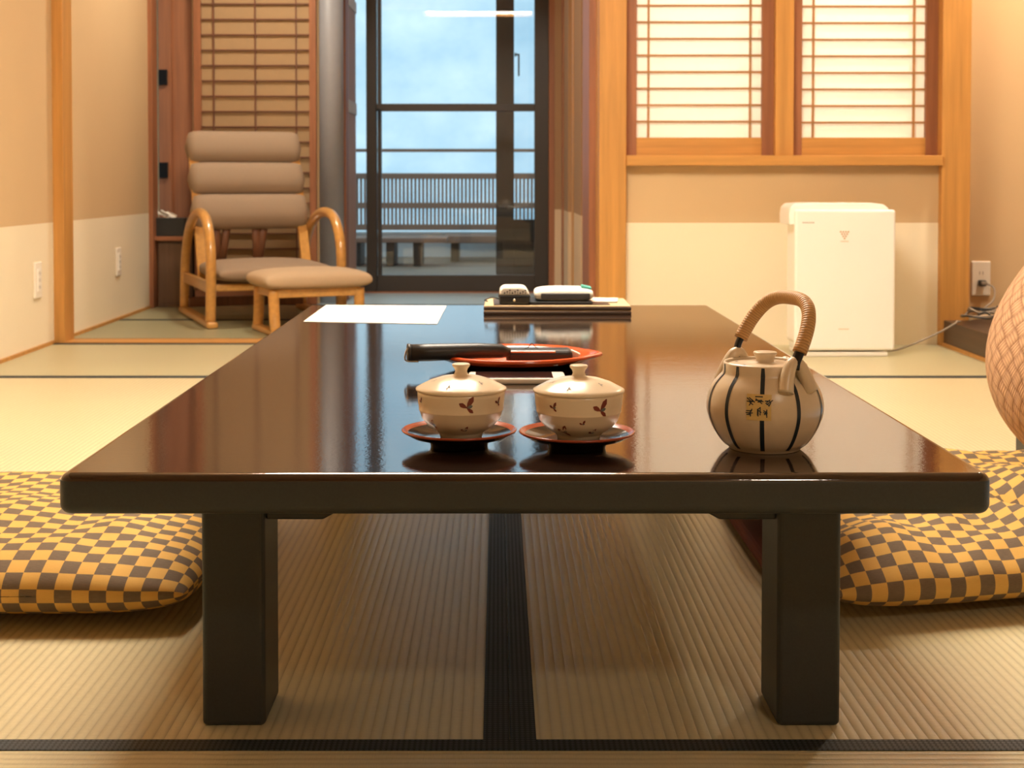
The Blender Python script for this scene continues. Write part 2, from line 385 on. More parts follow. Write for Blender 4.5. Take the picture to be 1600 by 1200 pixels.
sbox('floor', (-1.66, -2.2, -.05), (2.45, .58, -.0005), M['tatami_y'], 'matting behind the viewer')
sbox('floor', (-2.0, 6.87, -.05), (.5, 7.6, 0), M['floor_wood'], 'polished wooden veranda floor before the glass door')
sbox('trim_1', (-1.62, 5.244, -.05), (.37, 5.36, .005), M['post_x'], 'honey wood threshold across the floor opening')
# walls of the main room
sbox('wall_left', (-1.78, -2.2, 0), (-1.66, 5.244, CEIL), M['wall_side'], 'left wall, cream below and ochre above')
sbox('wall_left', (-1.78, 5.244, 0), (-1.657, 6.68, CEIL), M['wall_side'], 'left wall beyond the post, cream below and ochre above')
sbox('wall_front', (-1.78, -2.32, 0), (2.57, -2.2, CEIL), M['plain'], 'wall behind the viewer')
sbox('wall_right', (2.45, -2.2, 0), (2.57, 5.62, CEIL), M['plain'], 'right wall of the room')
sbox('baseboard_left', (-1.66, -2.2, 0), (-1.652, 5.24, .012), M['post'], 'thin wood strip at the foot of the left wall')
sbox('baseboard_left', (-1.657, 5.37, 0), (-1.649, 6.68, .012), M['post'], 'thin wood strip at the foot of the far left wall')
sbox('ceiling', (-1.78, -2.32, CEIL), (2.57, 5.3, CEIL+.06), M['ceiling'], 'board ceiling of the main room')
sbox('ceiling', (-2.1, 5.3, CEIL), (.7, 7.75, CEIL+.06), M['ceiling'], 'board ceiling over the sitting nook')
# window wall
sbox('wall_back', (.47, 5.2, 0), (1.63, 5.32, .663), M['wall'], 'wall under the paper windows, cream below and ochre above')
sbox('wall_back', (.47, 5.2, 1.80), (1.63, 5.32, CEIL), M['plain'], 'wall above the paper windows')
g = G(); g.box((.36, 5.95, .55), (1.75, 6.0, CEIL), M['white_wall']); g.box((.40, 5.33, .50), (1.70, 5.95, .55), M['white_wall'])  # added white box around the backlights behind the window paper
struct(g, 'wall_lightbox', 'white wall and ledge of the added light box behind the paper windows')
sbox('wall_lightbox', (1.70, 5.49, .5), (1.75, 5.95, CEIL), M['white_wall'], 'right end wall of the added light box')
sbox('wall_lightbox', (.405, 5.37, .5), (.455, 5.95, CEIL), M['white_wall'], 'left end wall of the added light box')
sbox('ceiling', (.40, 5.33, CEIL), (1.75, 6.0, CEIL+.05), M['white_wall'], 'ceiling of the added light box')
sbox('wall_back', (1.62, 5.36, .0), (1.74, 5.50, CEIL), M['plain'], 'wall stub behind the right post')
sbox('wall_back', (1.73, 5.36, .0), (2.45, 5.48, CEIL), M['plain'], 'ochre wall with the power socket, beside the right post')
sbox('wall_back', (-1.66, 5.26, 1.86), (.37, 5.34, CEIL), M['plain'], 'wall above the wide opening')
sbox('trim_2', (-1.62, 5.244, 1.80), (.37, 5.36, 1.86), M['post_x'], 'wood head beam over the wide opening')
sbox('trim_3', (-1.66, 5.244, 0), (-1.617, 5.36, CEIL), M['post'], 'slim honey wood post on the left wall', .002)
sbox('trim_4', (.371, 5.165, 0), (.4705, 5.36, CEIL), M['post'], 'broad honey wood post beside the opening', .003)
sbox('trim_5', (1.627, 5.165, 0), (1.733, 5.36, CEIL), M['post'], 'honey wood post right of the paper windows', .003)
sbox('trim_6', (.345, 5.34, 0), (.40, 5.75, CEIL), M['post_d'], 'red-brown jamb behind the broad post', .002)
sbox('trim_7', (.4705, 5.150, .663), (1.627, 5.33, .70), M['post_x'], 'honey wood sill under the paper windows', .002)
sbox('trim_8', (.4705, 5.18, 1.76), (1.627, 5.33, 1.80), M['post_x'], 'wood head over the paper windows')
sbox('trim_9', (1.020, 5.185, .70), (1.087, 5.32, 1.76), M['post'], 'honey wood mullion between the two paper windows', .002)
# raised dark board platform at the right
pf = G().box((1.64, 3.6, 0), (2.45, 5.36, .094), M['dark_wood'], .003); struct(pf, 'trim_10', 'low dark wooden step along the right side')
sbox('trim_11', (1.632, 3.6, 0), (1.64, 5.165, .012), M['post'], 'thin honey strip at the foot of the dark step')
# sitting nook: left end, stepped right side
sbox('trim_12', (-1.69, 6.68, 0), (-1.637, 6.78, CEIL), M['post_d'], 'red-brown post ending the far left wall', .002)
sbox('wall_left', (-2.1, 6.68, 0), (-2.0, 7.1, CEIL), M['plain'], 'side wall of the dim corner')
sbox('wall_back', (-2.0, 6.96, 0), (-1.64, 7.05, CEIL), M['plain'], 'ochre wall strip behind the small cabinet')
sbox('trim_13', (-1.668, 6.935, 0), (-1.606, 6.99, CEIL), M['post_d'], 'red-brown hinge jamb above the small cabinet', .002)
sbox('trim_14', (-1.606, 6.95, 0), (-1.49, 6.99, CEIL), M['post_d'], 'red-brown board panel left of the tall paper screen')
for i, z in enumerate((.62, 1.075)):
    h = G().box((-1.664, 6.918, z), (-1.622, 6.935, z+.075), M['black_metal'], .002); tag(h.build('door_hinge'), ('lower', 'upper')[i]+' black metal hinge on the red-brown jamb', 'hinge', 'black hinges on the jamb')
sbox('wall_back', (-1.5, 6.93, 0), (-.88, 7.0, CEIL), M['plain'], 'wall behind the tall paper screen')
sbox('trim_15', (-1.49, 6.86, 1.90), (-.86, 6.93, 1.96), M['post_dx'], 'head rail over the tall paper screen')
sbox('wall_back', (-1.49, 6.87, 1.96), (-.88, 6.93, CEIL), M['plain'], 'wall above the tall paper screen')
pl = G().lathe([(0, 0), (.068, 0), (.068, CEIL), (0, CEIL)], (-.835, 7.0, 0), M['pillar'], 48); struct(pl, 'trim_16', 'smooth grey round pillar beside the paper screen')
sbox('trim_17', (-.80, 7.08, 0), (-.763, 7.20, CEIL), M['post_d'], 'brown jamb right of the grey pillar', .002)
# side shutter with rails and boards
sd = G(); sd.box((-.80, 7.2, 0), (-.768, 7.6, CEIL), M['frame_brown']); struct(sd, 'wall_side', 'board backing beside the glass door')
sh = G()
for z0, z1 in ((0, .10), (.955, 1.02), (1.50, 1.56)): sh.box((-.768, 7.2, z0), (-.760, 7.6, z1), M['rail_pale'], .001)
for y in (7.2, 7.28, 7.36, 7.44, 7.52): sh.box((-.768, y+.006, .1), (-.764, y+.07, 1.5), M['board_pale'], .001)
struct(sh, 'trim_18', 'brown board and rail panelling left of the glass door')
# stepped strips right of the opening
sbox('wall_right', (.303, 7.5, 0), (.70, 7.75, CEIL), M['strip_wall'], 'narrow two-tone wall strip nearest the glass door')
sbox('trim_19', (.273, 7.53, 0), (.303, 7.68, CEIL), M['post_d'], 'brown frame post right of the glass door')
sbox('trim_20', (.338, 7.38, 0), (.36, 7.5, CEIL), M['post_d'], 'brown post between the narrow wall strips')
sbox('wall_right', (.345, 6.92, 0), (.70, 7.38, CEIL), M['strip_wall'], 'second narrow wall strip, shade painted into its colour')
sbox('trim_21', (.362, 6.80, 0), (.39, 6.92, CEIL), M['post'], 'honey post between the narrow wall strips')
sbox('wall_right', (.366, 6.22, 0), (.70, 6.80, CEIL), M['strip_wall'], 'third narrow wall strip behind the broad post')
sbox('trim_22', (.376, 5.75, 0), (.60, 6.22, CEIL), M['post_d'], 'brown boards behind the broad post')
sbox('wall_back', (-1.0, 7.58, 1.98), (.35, 7.68, CEIL), M['plain'], 'wall above the glass door')

# tall paper screen
def lattice_panel(name, label, x0, x1, y, z0, z1, st_l, st_r, bot, top, vs, hs, mf, ml, mp, depth=.03, t=.006):
    root = bpy.data.objects.new(name, None); COL.objects.link(root); root['kind'] = 'structure'; root['label'] = label; root['category'] = name.split('_')[0]
    root.location = ((x0+x1)/2, y, z0); off = Vector(root.location)
    def bx(g, lo, hi, m, b=0): g.box(Vector(lo)-off, Vector(hi)-off, m, b)
    g = G(); bx(g, (x0, y, z0), (x0+st_l, y+depth, z1), mf[0], .0015); bx(g, (x1-st_r, y, z0), (x1, y+depth, z1), mf[0], .0015)
    bx(g, (x0+st_l, y+.001, z0), (x1-st_r, y+depth, z0+bot), mf[1], .0015); bx(g, (x0+st_l, y+.001, z1-top), (x1-st_r, y+depth, z1), mf[1], .0015)
    g.build('frame', root)
    g = G(); bx(g, (x0+st_l, y+.020, z0+bot), (x1-st_r, y+.022, z1-top), mp); g.build('paper', root)
    g = G()
    for z in hs:
        if z0+bot < z < z1-top: bx(g, (x0+st_l, y+.008, z-t/2), (x1-st_r, y+.020, z+t/2), ml)
    for x in vs: bx(g, (x-t/2, y+.007, z0+bot), (x+t/2, y+.019, z1-top), ml)
    g.build('lattice', root); return root
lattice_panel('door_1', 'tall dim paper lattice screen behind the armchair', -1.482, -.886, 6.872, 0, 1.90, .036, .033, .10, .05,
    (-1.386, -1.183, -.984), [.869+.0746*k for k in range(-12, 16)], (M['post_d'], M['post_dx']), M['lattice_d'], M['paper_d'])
hz = [.70+.018+ .0615*k for k in range(0, 20)]
W1 = lattice_panel('window_1', 'left paper window with thin cedar lattice', .4725, 1.020, 5.215, .70, 1.76, .040, .044, .067, .05,
    (.557, .934), [.826+.0612*k for k in range(18)], (M['post_d'], M['post_x']), M['lattice'], M['paper'], t=.007)
W2 = lattice_panel('window_2', 'right paper window with thin cedar lattice', 1.087, 1.627, 5.215, .70, 1.76, .037, .045, .067, .05,
    (1.167, 1.540), [.823+.0612*k for k in range(18)], (M['post_d'], M['post_x']), M['lattice'], M['paper'], t=.007)

# glass door
gd = bpy.data.objects.new('door_2', None); COL.objects.link(gd); gd['kind'] = 'structure'; gd['label'] = 'dark framed sliding glass door to the veranda'; gd['category'] = 'door'
g = G(); g.box((-.710, 7.60, 0), (-.655, 7.66, 1.98), M['frame_black'], .002); g.box((.197, 7.60, 0), (.273, 7.66, 1.98), M['frame_black'], .002)
g.box((-.655, 7.605, .002), (.197, 7.655, .094), M['frame_black'], .002); g.box((-.655, 7.605, .980), (.197, 7.65, 1.020), M['frame_black'], .002)
g.box((-.655, 7.605, 1.90), (.197, 7.655, 1.98), M['frame_black'], .002); g.box((-.768, 7.60, 1.90), (-.710, 7.66, 1.98), M['frame_black']); g.box((-.768, 7.60, 0), (-.710, 7.66, .06), M['frame_black'])
g.build('frame', gd)
g = G().box((-.650, 7.612, .094), (-.630, 7.66, 1.90), M['frame_black'], .001); g.build('inner_stile', gd)
G().box((-.655, 7.627, .09), (.20, 7.632, 1.90), M['glass']).build('pane', gd)
G().box((-.766, 7.627, .06), (-.71, 7.632, 1.90), M['glass']).build('pane', gd)
h = G(); h.box((-.642, 7.582, .93), (-.634, 7.592, .99), M['black_metal'], .002); h.box((-.660, 7.582, .985), (-.634, 7.60, .995), M['black_metal'], .001); h.build('door_handle', gd)
sbox('trim_23', (-.77, 7.575, 0), (.303, 7.60, .006), M['post_dx'], 'thin brown sill strip before the glass door')

# outside casement beyond the glass door
oc = bpy.data.objects.new('window_3', None); COL.objects.link(oc); oc['kind'] = 'structure'; oc['label'] = 'dark framed outer casement beyond the glass door'; oc['category'] = 'window'
g = G(); g.box((-.0115, 8.38, 0), (.0955, 8.44, 2.4), M['frame_black'], .002); g.box((.0955, 8.385, 0), (.40, 8.435, .373), M['frame_black'], .002); g.box((.30, 8.385, .373), (.40, 8.435, 2.4), M['frame_black']); g.build('frame', oc)
G().box((.0955, 8.405, .373), (.30, 8.41, 2.4), M['glass']).build('pane', oc)
h = G(); h.box((.098, 8.35, 1.345), (.128, 8.36, 1.355), M['black_metal'], .002); h.box((.118, 8.345, 1.222), (.128, 8.355, 1.352), M['black_metal'], .002); h.box((.10, 8.35, 1.34), (.108, 8.39, 1.36), M['black_metal']); h.build('window_handle', oc)
sbox('wall_outer', (.40, 7.75, 0), (.5, 8.5, 2.4), M['frame_brown'], 'outer wall right of the terrace')

# ================================================================== outside: deck, railing, shapes standing in for reflections
dk = G()
for i in range(34): dk.box((-4.5, 7.72+i*.105, -.05), (3.5, 7.72+i*.105+.098, -.002), M['deck'], .003)
struct(dk, 'floor', 'weathered boards of the outdoor terrace')
cp = G().box((-4.5, 11.15, -.05), (3.5, 11.32, .195), M['concrete'], .01); struct(cp, 'wall_terrace', 'pale low concrete kerb under the railing')
rl = thing('terrace_railing', 'brown slatted wooden railing at the edge of the terrace', 'railing', (0, 11.0, 0))
g = G(); g.box((-3.5, -.03, .615), (2.5, .03, .66), M['frame_brown'], .004); g.build('top_rail', rl)
g = G(); g.box((-3.5, -.02, .385), (2.5, .02, .43), M['frame_brown'], .003); g.build('middle_rail', rl)
g = G(); g.box((-3.5, -.03, .215), (2.5, .03, .26), M['frame_brown'], .003); g.build('bottom_rail', rl)
g = G(); g.box((-3.5, -.02, .825), (2.5, .02, .85), M['frame_brown'], .003); g.build('hand_rail', rl)
for x in (-2.9, .35, 2.2): G().box((x, -.04, 0), (x+.08, .04, .85), M['frame_brown'], .003).build('post', rl)
slat0 = None; nsl = 0; x = -1.22
while x < .30:
    if slat0 is None: slat0 = G().box((-.0085, -.011, .26), (.0085, .011, .615), M['frame_brown']).build('slat', rl); slat0.location.x = x
    else:
        s = slat0.copy(); COL.objects.link(s); s.parent = rl; s.location.x = x
    x += .0303; nsl += 1
g = G()
for k in range(-60, 0): g.box((-1.25+k*.0303-.0085, -.011, .26), (-1.25+k*.0303+.0085, .011, .615), M['frame_brown'])
for k in range(1, 60): g.box((.30+k*.0303-.0085, -.011, .26), (.30+k*.0303+.0085, .011, .615), M['frame_brown'])
o = g.build('slats', rl); o['kind'] = 'stuff'
b = thing('reflection_bench', 'small dark bench shape standing in for reflections, left of the low table shape', 'bench', (-.66, 10.1, 0))  # bench shape added for the dark room reflections low in the door glass
G().box((-.42, -.2, .165), (.30, .2, .20), M['frame_brown'], .006).build('seat', b)
for x in (-.34, -.10, .09): G().box((x-.03, -.17, 0), (x+.03, .17, .166), M['frame_black'], .004).build('leg', b)
b = thing('reflection_table', 'wide low dark table shape standing in for a reflection, before the railing', 'table', (.02, 10.65, 0))  # table shape added for the room table mirrored in the door glass
G().box((-.42, -.25, .14), (1.0, .22, .195), M['frame_brown'], .006).build('tabletop', b)
for x in (-.34, .30, .92): G().box((x-.03, -.2, 0), (x+.03, .2, .141), M['frame_black'], .004).build('leg', b)

# ================================================================== room fixtures
def switch_plate(name, y0, y1, z0, z1, xw, label, cat, rows=3):
    cy, cz = (y0+y1)/2, (z0+z1)/2; t = thing(name, label, cat, (xw, cy, cz))
    hy, hz_ = (y1-y0)/2, (z1-z0)/2
    G().box((0, -hy, -hz_), (.008, hy, hz_), M['switch_white'], .003, 3).build('cover_plate', t)
    g = G().box((.007, -hy*.45, -hz_*.62), (.0115, hy*.45, hz_*.62), M['white_plastic'], .001); ins = g.build('insert', t)
    for k in range(rows):
        z = hz_*.40*(k-(rows-1)/2)*.95
        g = G(); g.box((.0113, -.008, z-.006), (.0121, -.005, z+.006), M['grey_plastic']); g.box((.0113, .005, z-.006), (.0121, .008, z+.006), M['grey_plastic']); g.build('slot', ins)
switch_plate('wall_socket', 5.02, 5.095, .185, .315, -1.66, 'ivory wall socket plate left of the slim post', 'socket')
switch_plate('wall_socket', 6.09, 6.16, .192, .315, -1.657, 'ivory wall socket plate on the far left wall near the armchair', 'socket')
# right socket with plug
t = thing('wall_socket', 'white double power socket with a dark plug on the right wall', 'socket', (1.84, 5.36, .235))
G().box((-.036, -.009, -.066), (.036, 0, .066), M['switch_white'], .004, 3).build('cover_plate', t)
for dx in (-.006, .006): G().box((dx-.0012, -.010, .015), (dx+.0012, -.0088, .027), M['grey_plastic']).build('slot', t)
g = G().box((-.014, -.034, -.028), (.012, -.0092, -.005), M['black'], .004); 
g.box((-.010, -.040, -.024), (.014, -.030, -.010), M['grey_plastic'], .003)
tag(g.build('power_plug'), 'dark plug pushed into the white socket on the right wall', 'plug').location = (1.84, 5.36, .235)
# cables
def cable(pts, r, label, name='power_cable', m='grey_plastic', n=10):
    return tag(G().tube(smooth_path(pts, n), r, M[m], 8).build(name), label, 'cable')
cable([(1.852, 5.318, .218), (1.872, 5.30, .20), (1.862, 5.28, .16), (1.82, 5.25, .132), (1.80, 5.225, .108), (1.765, 5.215, .100)], .0032, 'grey cable hanging from the plug to the dark step')
cable([(1.655, 5.03, .1035), (1.640, 5.02, .104), (1.625, 5.01, .095), (1.56, 5.0, .062), (1.46, 4.985, .022), (1.41, 4.98, .007), (1.375, 4.975, .006)], .0035, 'grey cable running from the dark step down to the air purifier')
cab = G(); rnd = random.Random(3)
for k in range(5):
    cx0 = 1.755+.014*k; pts = []
    for j in range(9):
        a = j/8*2*PI*.93+rnd.random()*.3; pts.append((cx0-.03+math.cos(a)*(.050+.01*rnd.random()), 5.05+math.sin(a)*.075+.02*k, .106+.022*rnd.random()+.006*k))
    cab.tube(smooth_path(pts, 6), .0033, M['grey_plastic'] if k % 2 else M['black'], 7)
for k in range(2): cab.tube([(1.69+.03*k, 5.04, .110+.01*k), (1.80, 5.02+.05*k, .125)], .004, M['folder'], 7)
tag(cab.build('cable_bundle'), 'tangled bundle of dark cables heaped on the dark step', 'cable')
g = G().box((1.845, 5.10, .0945), (1.92, 5.18, .135), M['black'], .006); tag(g.build('power_adapter'), 'black adapter block beside the cable bundle on the step', 'adapter')

# ceiling lamp of the main room: square slatted pendant seen mirrored in the glass door
cl = thing('ceiling_lamp', 'square slatted wooden ceiling lamp mirrored in the glass door', 'lamp', (-.17, 3.0, 2.08))
G().box((-.47, -.47, .02), (.47, .47, .10), M['lamp']).build('diffuser', cl)
g = G()
for a in range(2):
    for sgn in (-1, 1):
        for z in (.0, .10):
            if a: g.box((sgn*.5-.015, -.515, z), (sgn*.5+.015, .515, z+.02), M['post_x'])
            else: g.box((-.515, sgn*.5-.015, z), (.515, sgn*.5+.015, z+.02), M['post_x'])
        for k in range(-3, 4):
            p = k*.145
            if a: g.box((sgn*.5-.01, p-.006, .02), (sgn*.5+.01, p+.006, .10), M['post_x'])
            else: g.box((p-.006, sgn*.5-.01, .02), (p+.006, sgn*.5+.01, .10), M['post_x'])
g.build('lamp_frame', cl); G().box((-.25, -.25, .12), (.25, .25, .22), M['dark_wood']).build('ceiling_mount', cl)
for lx, ly in ((-.95, 6.05), (-.25, 7.25), (1.2, -1.3), (2.12, 4.75)):
    d = thing('downlight', {-.95: 'round ceiling downlight over the armchair', -.25: 'round ceiling downlight by the glass door', 1.2: 'round ceiling downlight behind the viewer', 2.12: 'round ceiling downlight in the right alcove'}[lx], 'lamp', (lx, ly, CEIL-.02))
    G().lathe([(.075, 0), (.095, 0), (.095, .02), (.075, .02), (.075, 0)], (0, 0, 0), M['white_plastic'], 32).build('ring', d)
    G().lathe([(0, .008), (.075, .008), (.075, .012), (0, .012)], (0, 0, 0), M['lamp_s'], 32).build('diffuser', d)

# ================================================================== small cabinet and tissue box
sc_ = thing('side_cabinet', 'small dim wooden cabinet in the far left corner', 'cabinet', (-1.57, 6.84, 0))
G().box((-.06, -.10, 0), (.074, .085, .319), M['dark_wood_z'], .002).build('body', sc_)
G().box((-.085, -.13, .319), (.082, .090, .339), M['post_dx'], .002).build('cabinet_top', sc_)
G().box((-.050, -.106, .02), (.066, -.10, .305), M['dark_wood_z'], .001).build('door', sc_)
tb = thing('tissue_box', 'black tissue box with one tissue pulled up, on the small cabinet', 'box', (-1.575, 6.80, .339))
G().box((-.076, -.06, 0), (.074, .06, .088), M['black'], .004).build('box_body', tb)
def tis(u, v):
    a = (u-.5)*.07; return Vector((-.01+a*.9+.012*math.sin(v*5)-.03*v, .01*math.sin(u*9)+.012*(v-.5), .088+v*.036*(1-.5*abs(u-.5))+.004*math.sin(u*14)))
G().surf(tis, 10, 6, M['tissue']).build('tissue', tb)

# ================================================================== air purifier
ap = thing('air_purifier', 'tall white air purifier standing before the cream wall', 'air purifier', (1.193, 4.94, 0))
g = G().box((-.160, -.075, .035), (.166, .10, .47), M['purifier'], .018, 4); g.box((-.150, -.06, .012), (.156, .09, .04), M['purifier'], .006); g.build('body', ap)
g = G().box((-.170, -.098, .022), (.176, -.072, .508), M['purifier'], .009, 4); fp = g.build('front_panel', ap)
g = G()
for r_, n in enumerate((4, 3, 2, 1)):
    for k in range(n):
        x = .0+(k-(n-1)/2)*.0088; z = .432-r_*.0076
        g.box((x-.0026, -.0992, z-.0026), (x+.0026, -.0979, z+.0026), M['cane'], .0006, 1)
g.box((-.014, -.0990, .398), (.014, -.0979, .4000), M['folder']); g.build('emblem', fp, 'small brown inverted triangle of dots')
g = G(); x = -.145
for wdt in (.005, .004, .006, 0, .004, .004, .005): g.box((x, -.099, .462), (x+max(wdt, .001), -.0979, .4655), M['ink']); x += wdt+.002
g.build('printed_text', fp); g = G()
for k in range(6): g.box((-.018+k*.006, -.099, .095), (-.0135+k*.006, -.0979, .0975), M['folder'])
g.build('printed_text', fp)
# curved top with vents, spilling over at the left
prof = [(-.185, .455), (-.186, .49), (-.182, .515), (-.168, .528), (-.12, .531), (.10, .531), (.140, .526), (.158, .512), (.163, .50), (.155, .465)]
g = G().prism(prof, M['purifier'], 'y', -.074, .095, .004, 2); tp = g.build('top_cover', ap)
g = G(); g.box((-.075, -.050, .5305), (-.015, -.035, .5325), M['folder']); g.box((.012, -.050, .5305), (.075, -.035, .5325), M['folder']); g.build('control_panel', tp)
G().box((.1655, -.066, .10), (.1690, -.058, .30), M['black']).build('side_grille', ap)
g = G().box((.166, -.05, .065), (.178, .08, .33), M['purifier'], .005); g.build('side_tank', ap)
G().box((-.150, -.09, 0), (.155, .085, .016), M['white_plastic'], .003).build('base', ap)

# ================================================================== armchair
def roll(g, xc, half, cy, cz, ry, rz_, tilt, m, e=.55, nu=26, nv=30):
    """padded roll along x with rounded ends"""
    ct, st = math.cos(tilt), math.sin(tilt)
    def fn(u, v):
        a = v*2*PI; x = -1+2*u; k = (1-abs(x)**14)**.5
        ca, sa = math.cos(a), math.sin(a)
        py = math.copysign(abs(ca)**e, ca)*ry*k; pz = math.copysign(abs(sa)**e, sa)*rz_*(.35+.65*k)*(k > 0 and 1)
        if k < 1e-4: py = pz = 0
        return Vector((xc+x*half, cy+py*ct-pz*st*-1, cz+pz*ct-py*st*1))
    g.surf(fn, nu, nv, m)
ch = thing('armchair', 'tan roll-back armchair with bent beech arms by the paper screen', 'armchair', (-.922, 5.874, 0), R(21))
sidef = []
for sx in (-1, 1):
    X = sx*.275
    path = smooth_path([(X, .015, .025), (X, .005, .15), (X, .0, .27), (X, .03, .37), (X, .12, .445), (X, .25, .468), (X, .40, .455), (X, .55, .40), (X, .66, .30), (X, .71, .18), (X, .725, .03)], 8)
    G().tube(path, .0215, M['bent'], 14, flat=(1.0, 1.0)).build('bentwood_arm', ch)
    G().box((X-.024, -.035, 0), (X+.024, .765, .028), M['bent'], .010, 3).build('sled_foot', ch)
    G().box((X-.011, .01, .142), (X+.011, .705, .19), M['bent'], .004).build('side_rail', ch)
    tilt = math.atan2(.22, .47)
    G().box((sx*.235-.022, .43, .16), (sx*.235+.022, .452, .88), M['bent'], .004, rot=Matrix.Rotation(-tilt, 3, 'X'), piv=(sx*.235, .44, .16)).build('back_upright', ch)
G().box((-.265, .03, .148), (.265, .055, .178), M['bent'], .005).build('front_rail', ch)
G().box((-.265, .66, .03), (.265, .685, .075), M['bent_d'], .004).build('rear_rail', ch)
G().box((-.265, .50, .12), (.265, .525, .16), M['bent_d'], .004).build('cross_rail', ch)
for bx_, dr in ((-.16, .05), (-.10, -.05), (.02, .05), (.07, -.05)):
    G().tube([(bx_, .56, .46), (bx_+dr*.6, .66, .13)], .013, M['bent_d'], 8, flat=(1.4, .6)).build('brace', ch)
# seat
def pad(g, x0, x1, y0, y1, zb, zt, m, e=.35, crown=.012, nu=22, nv=22, uv=(1, 1), warp=None, cell=None, pw=6):
    hx, hy = (x1-x0)/2, (y1-y0)/2; cx, cy = (x0+x1)/2, (y0+y1)/2; zm = (zb+zt)/2; hh = (zt-zb)/2
    def sh(u): # ease to the rim
        return math.sin((u-.5)*PI)
    for sgn in (1, -1):
        def fn(u, v, sgn=sgn):
            a, b_ = sh(u), sh(v)
            # rounded-rect squeeze
            k = max(0, 1-abs(a)**pw)**e*max(0, 1-abs(b_)**pw)**e
            rx = 1-.035*abs(b_)**8; ry = 1-.035*abs(a)**8
            z = zm+sgn*hh*k+(crown*(1-a*a)*(1-b_*b_) if sgn > 0 else 0)
            p = Vector((cx+hx*a*rx, cy+hy*b_*ry, z))
            return warp(p, a, b_, sgn) if warp else p
        n0 = len(g.bm.faces); g.surf(fn, nu, nv, m, uv)
        if cell:
            if sgn < 0: U, V = UV_
            else: U, V = [0], [0]
            un = [.5*((fn(i/nu, .45)-fn((i+1)/nu, .45)).length+(fn(i/nu, .55)-fn((i+1)/nu, .55)).length) for i in range(nu)]; vn = [.5*((fn(.45, j/nv)-fn(.45, (j+1)/nv)).length+(fn(.55, j/nv)-fn(.55, (j+1)/nv)).length) for j in range(nv)]
            for q in (un if sgn > 0 else ()): U.append(U[-1]+q/cell)
            for q in (vn if sgn > 0 else ()): V.append(V[-1]+q/cell)
            UV_ = (U, V)
            g.bm.faces.ensure_lookup_table(); k = n0
            for i in range(nu):
                for j in range(nv):
                    for lp, (x, y) in zip(g.bm.faces[k].loops, ((i, j), (i+1, j), (i+1, j+1), (i, j+1))): lp[g.uv].uv = (U[x]-U[nu//2], V[y]-V[nv//2])
                    k += 1
g = G(); pad(g, -.252, .255, -.03, .54, .182, .255, M['taupe'], crown=.014); seat = g.build('seat_cushion', ch, weld=.0004)
for k in range(3):
    t_ = k*.160+.078; cz = .395+t_*math.cos(tilt)*1.0; cy = .545+t_*math.tan(tilt)*.97
    g = G(); roll(g, 0, .272, cy, cz, .066, .0800, tilt, M['taupe'], .85); g.build('back_roll', ch, weld=.0003)

# ottoman
ot = thing('ottoman', 'low beige padded footstool in front of the armchair', 'footstool', (-.763, 5.672, 0), R(24))
g = G(); pad(g, -.225, .225, -.165, .165, .178, .248, M['beige_uph'], crown=.012); g.build('cushion', ot, weld=.0004)
for sx in (-1, 1):
    for sy in (-1, 1):
        X = sx*.175
        G().tube(smooth_path([(X*1.0, sy*.135, .02), (X, sy*.118, .09), (X, sy*.112, .18)], 6), [.020]*13, M['bent'], 12, flat=(1.1, .9)).build('leg', ot)
    G().box((sx*.175-.022, -.155, 0), (sx*.175+.022, .155, .024), M['bent'], .008, 3).build('sled_foot', ot)
    G().box((sx*.175-.010, -.11, .15), (sx*.175+.010, .11, .182), M['bent'], .003).build('side_rail', ot)
for sy in (-1, 1): G().box((-.17, sy*.115-.010, .148), (.17, sy*.115+.010, .182), M['bent'], .003).build('long_rail', ot)

# ================================================================== low table
TX0, TX1, TY0, TY1, TZ = -.424, .476, 1.343, 3.165, .33
tcx, tcy = (TX0+TX1)/2, (TY0+TY1)/2
tb_ = thing('low_table', 'long low dark lacquered table in the middle of the tatami room', 'table', (tcx, tcy, 0))
def rrect(x0, x1, y0, y1, r, n=6):
    out = []
    for cx, cy, a0 in ((x1-r, y1-r, 0), (x0+r, y1-r, 90), (x0+r, y0+r, 180), (x1-r, y0+r, 270)):
        for k in range(n+1): a = R(a0+90*k/n); out.append((cx+r*math.cos(a), cy+r*math.sin(a)))
    return out
t = bmesh.new(); hw, hl = (TX1-TX0)/2, (TY1-TY0)/2; rings = []
bevp = []
for k in range(7): a = R(90*k/6); bevp.append((-.010*(1-math.sin(a)), -.010*(1-math.cos(a))))   # bottom->side, inset/outset
zs = []
nb = 6; rb = .0095
for k in range(nb+1): a = R(90*k/nb); zs.append((rb*(1-math.sin(a)), .29+rb*(1-math.cos(a))))
for k in range(nb+1): a = R(90*k/nb); zs.append((rb*(1-math.cos(a)), TZ-rb*(1-math.sin(a))))
for ins, z in zs:
    pts = rrect(-hw+ins, hw-ins, -hl+ins, hl-ins, max(.014-ins, .003), 5); rings.append([t.verts.new((p[0], p[1], z)) for p in pts])
for A, B in zip(rings, rings[1:]):
    n = len(A)
    for i in range(n): t.faces.new((A[i], A[(i+1) % n], B[(i+1) % n], B[i]))
t.faces.new(rings[0][::-1]); ftop = t.faces.new(rings[-1])
bmesh.ops.recalc_face_normals(t, faces=t.faces)
me = bpy.data.meshes.new('tabletop')
for f in t.faces:
    f.material_index = 0 if f.calc_center_median().z > .3285 or f.normal.z > .35 else 1; f.smooth = len(f.verts) == 4
t.to_mesh(me); t.free(); me.materials.append(M['lacquer']); me.materials.append(M['table_side'])
o = bpy.data.objects.new('tabletop', me); COL.objects.link(o); o.parent = tb_
lx, ly = .322, hl-.267
